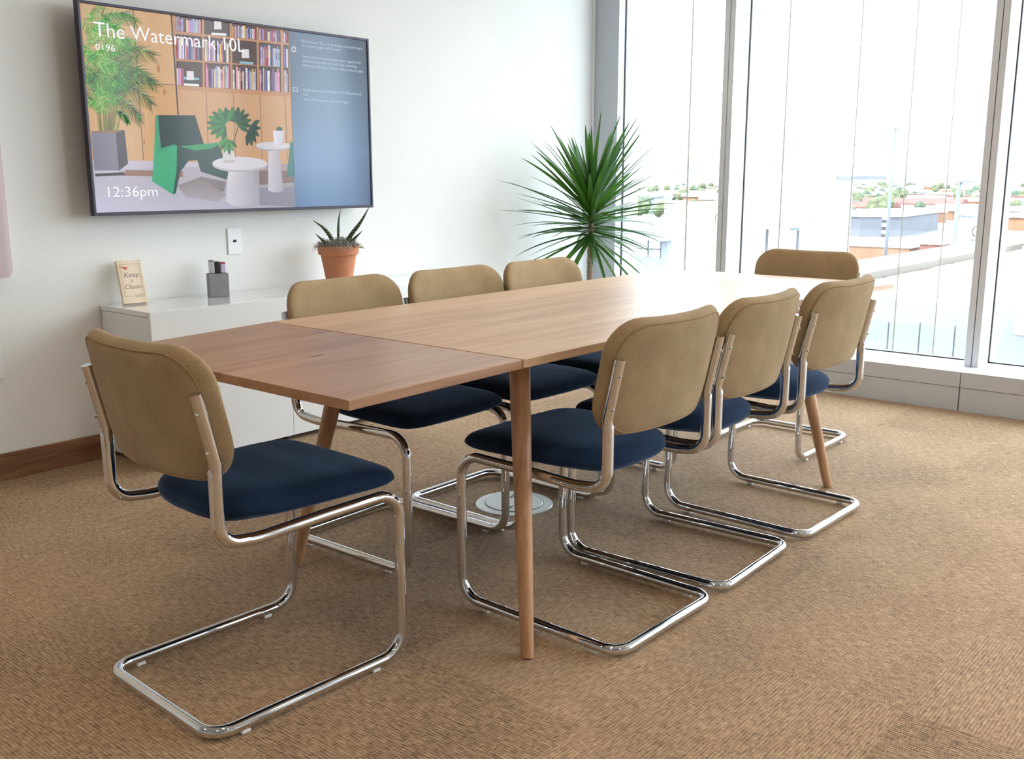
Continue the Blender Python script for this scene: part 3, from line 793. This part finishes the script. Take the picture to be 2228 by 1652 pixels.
# book shelves
sp([(698, 98), (1503, 203), (1512, 668), (735, 625)], (196, 138, 96))
tops = {0: (108, 218), 1: (238, 408), 2: (424, 594)}
colx = [(722, 905), (920, 1098), (1112, 1282), (1296, 1448), (1466, 1502)]
bookc = [(235, 232, 225), (70, 70, 90), (200, 60, 70), (60, 90, 150), (230, 210, 160), (40, 40, 45), (180, 170, 175), (110, 60, 50), (150, 190, 200), (220, 130, 160), (240, 150, 185), (175, 150, 215), (240, 240, 245), (205, 195, 215), (130, 100, 150), (225, 190, 70)]
objs_cells = {(0, 1), (1, 2), (2, 0)}
for r_, (t0_, t1_) in tops.items():
    for c_, (a, b) in enumerate(colx):
        k0 = (.135, .09, .055)[r_]; k1 = (.10, .075, .055)[r_]
        f0 = lambda x: t0_+(x-722)*k0; f1 = lambda x: t1_+(x-722)*k1
        sp([(a, f0(a)), (b, f0(b)), (b, f1(b)), (a, f1(a))], (78, 52, 44))
        if (r_, c_) in objs_cells:
            m_ = (a+b)/2
            for q in range(3 if r_ == 2 else 1): stroke((a+50, f1(m_)-12-q*22), (b-25, f1(m_)-6-q*22), 8, 8, [(235, 235, 235), (60, 60, 66), (140, 190, 205)][(q+(r_ == 1)*2) % 3], True)
            sp([(m_-18, f1(m_)-105), (m_+30, f1(m_)-103), (m_+32, f1(m_)-42), (m_-20, f1(m_)-42)], (226, 220, 222)); 
            if r_ == 2:
                x = a+4
                while x < a+52: sp([(x, f1(x)-120), (x+9, f1(x)-118), (x+9, f1(x)-2), (x, f1(x)-2)], random.choice(bookc), step=False); x += 10
            continue
        x = a+3; layer[0] += 1
        while x < b-10:
            w_ = R(4.5, 11); h_ = R(.74, .95)*(f1(x)-f0(x)); w_ = min(w_, b-3-x)
            cc = random.choice(bookc); sp([(x, f1(x)-h_), (x+w_, f1(x)-h_+1), (x+w_, f1(x)-1), (x, f1(x)-1)], cc, step=False)
            if R(0, 1) < .4: sp([(x+w_*.3, f1(x)-h_*.8), (x+w_*.7, f1(x)-h_*.8), (x+w_*.7, f1(x)-h_*.4), (x+w_*.3, f1(x)-h_*.4)], random.choice(bookc), step=False)
            x += w_+.3
# small side table, cactus, base
sp([(1355, 1030), (1430, 1030), (1456, 1322), (1400, 1332), (1350, 1320)], [(214, 208, 214), (180, 172, 180), (176, 172, 182), (196, 192, 202), (212, 208, 216)])
ell(1388, 1016, 120, 28, (176, 168, 174)); ell(1388, 1006, 120, 26, (212, 206, 212)); ell(1432, 893, 22, 18, (52, 96, 80))
sp([(1387, 903), (1466, 903), (1458, 1000), (1396, 1004)], [(232, 228, 236), (206, 202, 214), (196, 192, 206), (226, 222, 232)])
# green easy chair
sp([(590, 801), (850, 801), (908, 1000), (800, 1030), (610, 1030)], (18, 48, 44))
sp([(720, 1008), (1010, 1000), (1042, 1090), (1078, 1190), (1062, 1245), (885, 1192), (862, 1112), (800, 1118), (745, 1190), (708, 1345), (690, 1350)], (20, 62, 56))
sp([(740, 1016), (905, 1000), (1000, 988), (1012, 1005), (960, 1030), (850, 1046)], (30, 150, 92))
sp([(575, 800), (594, 806), (600, 930), (612, 1032), (700, 1003), (722, 1014), (716, 1180), (690, 1352), (545, 1262), (560, 1100)], [(40, 150, 104)]*5+[(46, 170, 116)]*5)
sp([(1508, 975), (1535, 985), (1538, 1215), (1478, 1225)], (60, 120, 116))
# monstera in a vase
sp([(1048, 1000), (1106, 1000), (1128, 1125), (1034, 1122)], [(210, 205, 205), (196, 190, 190), (200, 194, 196), (216, 212, 214)]); ell(1080, 1118, 46, 10, (206, 196, 192))
sp([(1075, 1188), (1250, 1188), (1292, 1388), (1245, 1422), (1150, 1430), (1095, 1424), (1055, 1395)], [(216, 210, 218), (180, 174, 184), (176, 172, 184), (186, 182, 194), (206, 202, 212), (214, 210, 220), (214, 210, 220)])
ell(1155, 1142, 190, 52, (186, 180, 188)); ell(1155, 1132, 190, 46, (218, 213, 220))
sp([(1045, 1010), (1108, 1010), (1128, 1122), (1034, 1122)], (212, 206, 206)); ell(1081, 1120, 46, 9, (190, 180, 176))
stroke((1080, 1070), (1060, 900), 4, 3, (60, 110, 50)); stroke((1085, 1070), (1150, 870), 3, 3, (50, 96, 50))
def monst(cx, cy, rx, ry, a0, a1, c0, c1, n=9):
    for k in range(n):
        a = a0+(a1-a0)*k/(n-1); e = (cx+rx*cos(a), cy+ry*sin(a)); w_ = .11*(rx+ry)
        m_ = (cx+rx*.6*cos(a), cy+ry*.6*sin(a)); nx, ny = -sin(a)*w_*.9, cos(a)*w_*.9
        sp([(cx, cy), (m_[0]+nx, m_[1]+ny), (e[0]+nx*.35, e[1]+ny*.35), (e[0]-nx*.2, e[1]-ny*.2), (m_[0]-nx*.8, m_[1]-ny*.8)], c0 if k % 2 else c1)
monst(1130, 850, 110, 110, -2.6, .6, (28, 70, 42), (36, 92, 48)); monst(1060, 860, 130, 115, 1.7, 5.1, (50, 130, 56), (34, 96, 46), 10)
monst(1070, 960, 80, 100, .6, 2.6, (60, 150, 56), (38, 104, 44), 6); monst(1225, 880, 75, 130, -.4, 1.8, (22, 56, 42), (30, 70, 46), 6)
# palm in its grey box
for k in range(16): stroke((185+k*8, 925), (140+k*17, 520+R(-60, 60)), 4, 2.5, random.choice([(150, 150, 70), (120, 130, 60), (200, 180, 100), (80, 110, 50), (96, 84, 44)]), True)
greens = [(60, 140, 44), (34, 96, 36), (100, 180, 60), (26, 70, 34), (150, 205, 110), (80, 160, 54), (20, 54, 30)]
def frond(x, y, an, ln, n, droop, pal, w=2.6):
    layer[0] += 1
    for q_ in range(n):
        t_ = q_/n; an += droop*(1 if cos(an) > 0 else -1)/n; x += cos(an)*ln/n; y += sin(an)*ln/n
        if x < 66 or y < 26: return
        cc = random.choice(pal)
        for sg in (-1, 1):
            la = an+sg*(.95-.5*t_)+R(-.08, .08); l_ = ln*.40*(1-.75*abs(t_-.35))
            dx, dy = cos(la)*l_, sin(la)*l_+l_*.25
            qx, qy = x+dx, y+dy
            if qx > 68 and qy > 30+(qx-60)*.13: stroke((x, y), (qx, qy), w, .5, cc)
lit, dk = [greens[i] for i in (0, 2, 4, 5, 5)], [greens[i] for i in (0, 1, 3, 6, 5)]
for k in range(34): frond(R(110, 290), R(420, 800), R(-2.5, -.5), R(150, 300), 20, R(.4, 1.2), dk if k % 2 else lit)
for k in range(16): frond(R(80, 230), R(160, 460), R(-2.0, -.2), R(140, 280), 20, R(.5, 1.4), lit, 3.6)
for (x_, y_, a_, l_) in ((250, 420, -.75, 330), (280, 480, -.30, 300), (290, 620, -.25, 290), (270, 560, -.55, 320), (280, 700, .0, 240), (300, 780, .1, 120), (200, 120, -.5, 260)): frond(x_, y_, a_, l_, 26, 1.2, dk, 2.6)
layer[0] += 1
sp([(128, 918), (345, 905), (350, 925), (135, 932)], (150, 110, 84))
sp([(125, 930), (296, 928), (316, 1190), (146, 1190)], (128, 124, 140)); sp([(296, 928), (358, 906), (380, 1140), (316, 1190)], (70, 60, 72))
sp([(146, 1190), (316, 1190), (312, 1208), (148, 1210)], (200, 192, 204)); sp([(150, 1212), (350, 1200), (356, 1222), (152, 1232)], (60, 50, 52))
# dim info pane at the right, window reflection painted into its blue gradient
NX, NY = 8, 12
cA = [[(78, 96, 122), (92, 112, 136), (96, 118, 140), (88, 104, 124), (96, 104, 118)], [(88, 112, 138), (112, 140, 168), (122, 150, 178), (112, 140, 166), (106, 120, 136)], [(108, 142, 176), (124, 156, 192), (130, 160, 194), (124, 156, 190), (110, 130, 156)], [(106, 138, 178), (124, 154, 194), (122, 154, 192), (120, 148, 184), (96, 114, 142)]]
layer[0] += 1
def cval(i, j):
    x = i/NX*4; y = j/NY*3; a = min(int(x), 3); b = min(int(y), 2); fx, fy = x-a, y-b
    return tuple((cA[b][a][k]*(1-fx)+cA[b][a+1][k]*fx)*(1-fy)+(cA[b+1][a][k]*(1-fx)+cA[b+1][a+1][k]*fx)*fy for k in range(3))
q = [(1502, 205), (2055, 262), (2078, 1440), (1537, 1448)]
for i in range(NX):
    for j in range(NY):
        P4 = []
        for di, dj in ((0, 0), (1, 0), (1, 1), (0, 1)): P4.append(lerp2(lerp2(q[0], q[1], (i+di)/NX), lerp2(q[3], q[2], (i+di)/NX), (j+dj)/NY))
        sp(P4, [cval(i, j), cval(i+1, j), cval(i+1, j+1), cval(i, j+1)], step=False)
# icons
for cx, cy in ((1537, 338),):
    layer[0] += 1; ell(cx, cy, 17, 22, (190, 196, 206)); ell(cx, cy, 9, 12, (100, 116, 138))
sp([(1525, 598), (1560, 600), (1562, 632), (1527, 630)], (180, 188, 200)); sp([(1531, 604), (1554, 606), (1556, 626), (1533, 624)], (104, 124, 150))
mt, nt, b_ = newmat('lit_screen')
b_.inputs['Base Color'].default_value = (.012, .013, .016, 1); b_.inputs['Roughness'].default_value = .12; b_.inputs['Specular IOR Level'].default_value = .3
at = N(nt, 'ShaderNodeVertexColor'); at.layer_name = 'Col'
nt.links.new(at.outputs[0], b_.inputs['Emission Color'])
b_.inputs['Emission Strength'].default_value = .32
for f in scr.faces:
    if f.normal.y > 0: f.normal_flip()
so_ = obj('screen_picture', scr, mt, tv, 'flat')
txm = emis('screen_text_white', (.86, .86, .90), .38); txm2 = emis('screen_text_clock', (.72, .70, .80), .36); txd = emis('screen_text_shadow', (.25, .22, .25), .3)
txg = emis('screen_text_grey', (.36, .42, .50), .34)
tyy = .0085-(layer[0]+12)*.00001
def tvtext(s_, p0, p1, capp, mat, name='screen_lettering', dz=0):
    """fit text between two study points on the baseline; capp: point at cap height above p0"""
    a = uv(p0); b = uv(p1); c = uv(capp); hgt = (c[1]-a[1])
    o = text(s_, 1, mat, name, tv, (a[0], tyy-dz, a[1]), (pi/2, 0, 0))
    xs_ = [v.co.x for v in o.data.vertices]; w_ = max(xs_)-min(xs_); x0_ = min(xs_); ch = .729
    for v in o.data.vertices: v.co.x = (v.co.x-x0_)*(b[0]-a[0])/w_; v.co.y = v.co.y*hgt/ch
    return o
tvtext('The Watermark 10L', (165, 262), (1200, 358), (158, 155), txd, 'screen_lettering_shadow'); 
tvtext('The Watermark 10L', (160, 258), (1195, 354), (153, 150), txm, dz=.0002)
tvtext('0196', (166, 352), (300, 358), (162, 306), txm, dz=.0002)
tvtext('12:36pm', (243, 1378), (587, 1372), (235, 1302), txd, 'screen_lettering_shadow')
tvtext('12:36pm', (240, 1374), (583, 1366), (232, 1298), txm2, dz=.0002)
for s_, p0, p1, c_ in (('First time? Go to getting-started here', (1590, 290), (2010, 330), (1589, 268)), ('the home page and connect.', (1592, 318), (1870, 342), (1591, 298)),
    ('Share this screen from your laptop by', (1594, 395), (2000, 425), (1593, 373)), ('click to connect, or pick the meeting', (1595, 425), (1970, 452), (1594, 404)), ('Discover Display link in the control app', (1596, 456), (2012, 488), (1595, 436)),
    ('Apple device screening to The Watermark', (1598, 625), (2002, 645), (1597, 605)), ('10L', (1600, 658), (1632, 661), (1599, 640)), ('after connecting via the control app.', (1600, 690), (1912, 706), (1599, 672))):
    tvtext(s_, p0, p1, c_, txg, dz=.0002)

# ============================================================ outside
GZ = -12.5
G = thing('city_ground', 'pale hazy ground of the city beyond the glazing', 'ground', (0, 0, 0)); bpy.data.objects.remove(G)
tag(obj('city_ground', BX(-900, 3500, -2200, 3000, GZ-1, GZ), 'asphalt'), 'broad pale ground of streets stretching to the horizon outside', 'ground')
tag(obj('parking_lot', BX(165, 212, 15, 140, GZ, GZ+.05), 'lot'), 'pale grey parking lot in front of the slate coloured store', 'parking lot')
# terrace just below the window with glass balustrade
tag(obj('terrace_deck', BX(4.3, 18.6, -3.0, 8.0, -1.6, -1.3, bev=.01), 'deck'), 'paved terrace deck just below the window, its shade painted in as grey', 'terrace')
tag(obj('white_roof_deck', BX(18.62, 34, -6, 7.4, -3.5, -1.28, bev=.02), 'roof'), 'bright white flat roof beyond the grey terrace deck', 'roof')
tag(obj('white_block', BX(15.2, 18.5, -6, 2.62, -1.3, .1, bev=.03), 'conbld'), 'white block wall beyond the terrace at the right edge window', 'wall')
pr_ = thing('roof_parapet', 'low beige parapet edge running outward along the white roof', 'parapet', (0, 0, 0))
obj('side_wall', BX(14, 36, 7.45, 7.7, -1.28, -1.09, bev=.01), 'beige', pr_); obj('capping', BX(14, 36, 7.70, 9.0, -1.25, -1.08, bev=.01), 'roof', pr_)
bl = thing('glass_balustrade', 'low clear glass balustrade with slim posts on the terrace', 'balustrade', (6.5, 0, 0))
for i, y in enumerate([1.73, 1.49, 1.24, .97, .68, .38]):
    obj('post', BX(-.008, .008, y-.004, y+.004, -1.3, -.01-(.02 if i < 2 else 0)), 'slate', bl)
obj('pane', BX(-.004, .004, .1, 2.2, -1.25, -.03), 'glass2', bl)
ws_ = thing('glass_windscreen', 'tall clear glass windscreen with dark vertical joints running outward from the corner', 'windscreen', (0, 3.0, 0))
xsn = [4.02, 5.78, 7.56, 9.3, 10.97, 12.57]
for i, x in enumerate(xsn):
    obj('joint', BX(x-.004, x+.004, -.006, .006, -1.3, 5.5), 'beige', ws_)
    if i: obj('pane', BX(xsn[i-1]+.005, x-.005, -.006, .006, -1.3, 5.5), 'glass2', ws_)
# big white box building with roof ledge
wbld = thing('white_building', 'big plain white box building with a thin dark roof ledge seen through the middle window', 'building', (0, 0, 0))
obj('walls', BX(63.5, 69, 26.8, 33.2, GZ, 1.5, bev=.05), 'conbld', wbld)
obj('roof_ledge', BX(66, 72, 25.6, 26.9, .95, 1.18, bev=.02), 'slate', wbld)
can = thing('canopy_block', 'white rooftop canopy with a shaded side painted bluish on thin columns, before the white box building', 'canopy', (0, 0, 0))
obj('canopy_roof', BX(39.8, 42, 18.4, 21, -1.15, -.35, bev=.02), 'conbld', can)
obj('shaded_side', BX(42.05, 46, 18.4, 18.9, -1.3, -.38, bev=.02), 'shade', can)  # canopy's shade painted as a bluish darker block
for x, y in ((41.2, 19.6), (42.3, 18.6)): obj('column', lathe(bmesh.new(), [(.07, GZ), (.07, -1.15)], 10, x, y), 'slate', can)
obj('wall_below', BX(43, 50, 20, 24.2, GZ, -2.0, bev=.05), 'conbld', can)
lw = thing('white_parapet_building', 'white parapet building on two round columns seen through the left window', 'building', (0, 0, 0))
obj('parapet', BX(51, 56, 26.5, 31.2, -1.6, -.4, bev=.03), 'conbld', lw)
for y in (30.2, 28.9): obj('column', lathe(bmesh.new(), [(.28, GZ), (.28, -1.58)], 16, 51.6, y), 'conbld', lw)
obj('wall_below', BX(46, 60, 24.5, 34, GZ, -3.8, bev=.03), 'conbld', lw)
pg = thing('pergola', 'pale bluish flat roofed pergola with a gridded screen wall behind the dracaena', 'pergola', (0, 0, 0))
obj('roof', BX(23.4, 24.9, 14.1, 17.5, -.70, -.36, bev=.02), 'shade', pg)
bm = bmesh.new()
for y in (14.7, 15.15, 15.6, 16.05, 16.5): box(bm, 24.2, 24.24, y-.02, y+.02, -1.8, -.7)
box(bm, 24.2, 24.24, 14.6, 16.6, -1.02, -.99)
obj('grid', bm, 'slate', pg)
obj('corner_post', BX(24.1, 24.3, 14.4, 14.62, -3, -.7, bev=.01), 'shade', pg); obj('lower_wall', BX(24.15, 24.3, 14.6, 17, -3.0, -1.25, bev=.01), 'shade', pg)
# slate store with striped pylon
sb = thing('slate_store', 'wide slate coloured store with a white roof edge and long side, beyond the parking lot', 'store', (0, 0, 0))
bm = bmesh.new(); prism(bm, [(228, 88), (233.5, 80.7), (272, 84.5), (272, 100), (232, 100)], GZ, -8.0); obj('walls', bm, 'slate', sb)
bm = bmesh.new(); prism(bm, [(227.6, 88.2), (233.4, 80.2), (272.6, 84.1), (272.6, 100.4), (231.6, 100.4)], -8.0, -7.3); obj('roof_edge', bm, 'roof', sb)
py_ = thing('striped_pylon', 'slim black and white striped pylon in front of the slate store', 'sign', (0, 0, 0))
pyx, pyy = 216, 77.8
for k in range(7): obj('band', BX(pyx-.6, pyx+.6, pyy-.6, pyy+.6, GZ+.05+k*.75, GZ+.8+k*.75), 'black' if k % 2 else 'roof', py_)
def lightpole(x, y, z1, w, lab, z0=GZ):
    t = thing('light_pole', lab, 'street light', (x, y, 0), 0, None)
    bm = bmesh.new(); tube(bm, [(0, 0, z0), (0, 0, z1)], [w, w*.75], 10); obj('pole', bm, 'pole', t, True)
    o = obj('lamp_head', BX(-.12, .12, -.9, .05, z1-.02, z1+.1, bev=.01), 'pole', t)
lightpole(91, 32.1, 5.3, .17, 'tallest pale street light pole rising above the horizon line, left of the other pole')
lightpole(72.9, 20.8, .73, .18, 'thicker pale street light pole, right of the tallest pole')
lightpole(92, 36.3, -1.2, .08, 'thin pale pole beside the right edge of the white box building')
lightpole(58.5, 36.8, -.3, .10, 'thin pale pole seen through the left window beside the white parapet')
# shops below
def shop(name, lab, x0, x1, y0, y1, z1, m1, m2, group=None, z0=GZ):
    t = thing(name, lab, 'building', (0, 0, 0), 0, group)
    obj('walls', BX(x0, x1, y0, y1, z0, z1), m1, t); e = .25
    obj('roof', BX(x0-e, x1+e, y0-e, y1+e, z1, z1+.35), m2, t); return t
t = shop('orange_shop', 'low orange brown shop row in front of the slate store', 150, 158, 50, 60, -9.3, 'orange', 'roof')
shop('red_kiosk', 'small red fronted kiosk beside the orange shop row', 150, 154, 45.5, 48.5, -8.6, 'brickr', 'roof')
shop('white_shop', 'low white shop block right of the red kiosk', 128, 136, 32, 39.5, -9.0, 'conbld', 'roof')
shop('pale_annex', 'pale annex block just behind the white shop block', 140, 150, 27, 34, -9.6, 'shade', 'roof')
shop('cream_hall', 'cream hall with a pale roof seen through the right edge window', 120, 150, 5, 18, -9.4, 'conbld', 'beige')
sg = thing('shop_sign', 'small dark shop sign board on posts near the right mullion', 'sign', (112, 29.2, 0))
obj('sign_board', BX(-.1, .1, -1.6, 1.6, -6.8, -5.4, bev=.02), 'slate', sg)
for y in (-1.2, 1.2): obj('post', BX(-.08, .08, y-.08, y+.08, GZ, -6.8), 'pole', sg)
rt = thing('red_roof_building', 'long low building with red tiled roof in the middle distance', 'building', (0, 0, 0))
obj('walls', BX(400, 412, 118, 165, GZ, -9.6), 'roof', rt)
bm = bmesh.new(); prism(bm, [(0, -10), (0, -9.6), (6.5, -7.6), (13, -9.6), (13, -10)], 117, 166)
for v in bm.verts: v.co = Vector((399.5+v.co.x, v.co.z, v.co.y+.4))
obj('pitched_roof', bm, 'brickr', rt)
rt2 = thing('red_roof_building', 'smaller red roofed house left of the long red roof', 'building', (0, 0, 0))
obj('walls', BX(330, 338, 118, 134, GZ, -9.2), 'roof', rt2)
bm = bmesh.new(); prism(bm, [(0, -10), (0, -9.6), (4.5, -7.9), (9, -9.6), (9, -10)], 117.5, 134.5)
for v in bm.verts: v.co = Vector((329.5+v.co.x, v.co.z, v.co.y+.8))
obj('pitched_roof', bm, 'brickr', rt2)
# distant houses and trees
random.seed(21)
def polar(a, d): return (-1.7+d*cos(a), -1.4+d*sin(a))
hb = []; taken = [(250, 90, 30), (406, 128, 16), (406, 155, 16), (334, 126, 14), (406, 141, 14), (799, 410, 22), (854, 410, 26), (843, 534, 30)]
for k in range(4):
    bm = BX(-5, 5, -4, 4, 0, 3.4, mi=0); box(bm, -5.4, 5.4, -4.4, 4.4, 3.4, 4.0, mi=1)
    if k % 2: prism(bm, [(-5.4, -4.4), (5.4, -4.4), (4, 0), (5.4, 4.4), (-5.4, 4.4)], 4.0, 4.6, mi=1)
    m = bpy.data.meshes.new('house'); bm.to_mesh(m); bm.free()
    m.materials.append(MT[['roof', 'orange', 'conbld', 'shade'][k]]); m.materials.append(MT[['roof', 'roof', 'brickr', 'roof'][k]]); hb.append(m)
for k in range(420):
    a = random.uniform(.22, .62); d = 260+1100*random.random()**1.3
    if a > .37 and d < 300: d += 200
    x, y = polar(a, d); s = random.uniform(.8, 1.6); rr_ = 9*s
    if any((x-X)**2+(y-Y)**2 < (rr_+q)**2 for X, Y, q in taken): continue
    taken.append((x, y, rr_)); o = bpy.data.objects.new('distant_house', random.choice(hb)); C.objects.link(o)
    o.location = (x, y, GZ); o.scale = (s, s*random.uniform(.8, 1.4), random.uniform(.8, 1.3)); o.rotation_euler = (0, 0, random.uniform(0, 1.5))
    tag(o, 'tiny pale building in the hazy distant city', 'building', 'distant city buildings')
tb = []
for k in range(4):
    bm = bmesh.new(); 
    for j in range(5):
        g = bmesh.ops.create_icosphere(bm, subdivisions=2, radius=random.uniform(1.3, 2.1)); off = Vector((random.uniform(-1.3, 1.3), random.uniform(-1.3, 1.3), random.uniform(3, 5)))
        for v in g['verts']: v.co = v.co*random.uniform(.85, 1.15)+off
    tube(bm, [(0, 0, 0), (.1, 0, 3.2)], [.3, .2], 6, mi=1)
    m = bpy.data.meshes.new('tree'); bm.to_mesh(m); bm.free(); m.materials.append(MT['tree1' if k % 2 else 'tree2']); m.materials.append(MT['trunk']); tb.append(m)
for k in range(620):
    a = random.uniform(.20, .64); d = 300+1100*random.random()**1.5
    x, y = polar(a, d)
    if any((x-X)**2+(y-Y)**2 < (3.5+q)**2 for X, Y, q in taken): continue
    taken.append((x, y, 3))
    o = bpy.data.objects.new('distant_tree', random.choice(tb)); C.objects.link(o)
    o.location = (x, y, GZ); s = random.uniform(.6, 1.2); o.scale = (s, s, s*random.uniform(.8, 1.2)); o.rotation_euler = (0, 0, random.uniform(0, 6))
    tag(o, 'small dull green tree among the distant city buildings', 'tree', 'distant city trees')
# tower blocks and hills on the horizon
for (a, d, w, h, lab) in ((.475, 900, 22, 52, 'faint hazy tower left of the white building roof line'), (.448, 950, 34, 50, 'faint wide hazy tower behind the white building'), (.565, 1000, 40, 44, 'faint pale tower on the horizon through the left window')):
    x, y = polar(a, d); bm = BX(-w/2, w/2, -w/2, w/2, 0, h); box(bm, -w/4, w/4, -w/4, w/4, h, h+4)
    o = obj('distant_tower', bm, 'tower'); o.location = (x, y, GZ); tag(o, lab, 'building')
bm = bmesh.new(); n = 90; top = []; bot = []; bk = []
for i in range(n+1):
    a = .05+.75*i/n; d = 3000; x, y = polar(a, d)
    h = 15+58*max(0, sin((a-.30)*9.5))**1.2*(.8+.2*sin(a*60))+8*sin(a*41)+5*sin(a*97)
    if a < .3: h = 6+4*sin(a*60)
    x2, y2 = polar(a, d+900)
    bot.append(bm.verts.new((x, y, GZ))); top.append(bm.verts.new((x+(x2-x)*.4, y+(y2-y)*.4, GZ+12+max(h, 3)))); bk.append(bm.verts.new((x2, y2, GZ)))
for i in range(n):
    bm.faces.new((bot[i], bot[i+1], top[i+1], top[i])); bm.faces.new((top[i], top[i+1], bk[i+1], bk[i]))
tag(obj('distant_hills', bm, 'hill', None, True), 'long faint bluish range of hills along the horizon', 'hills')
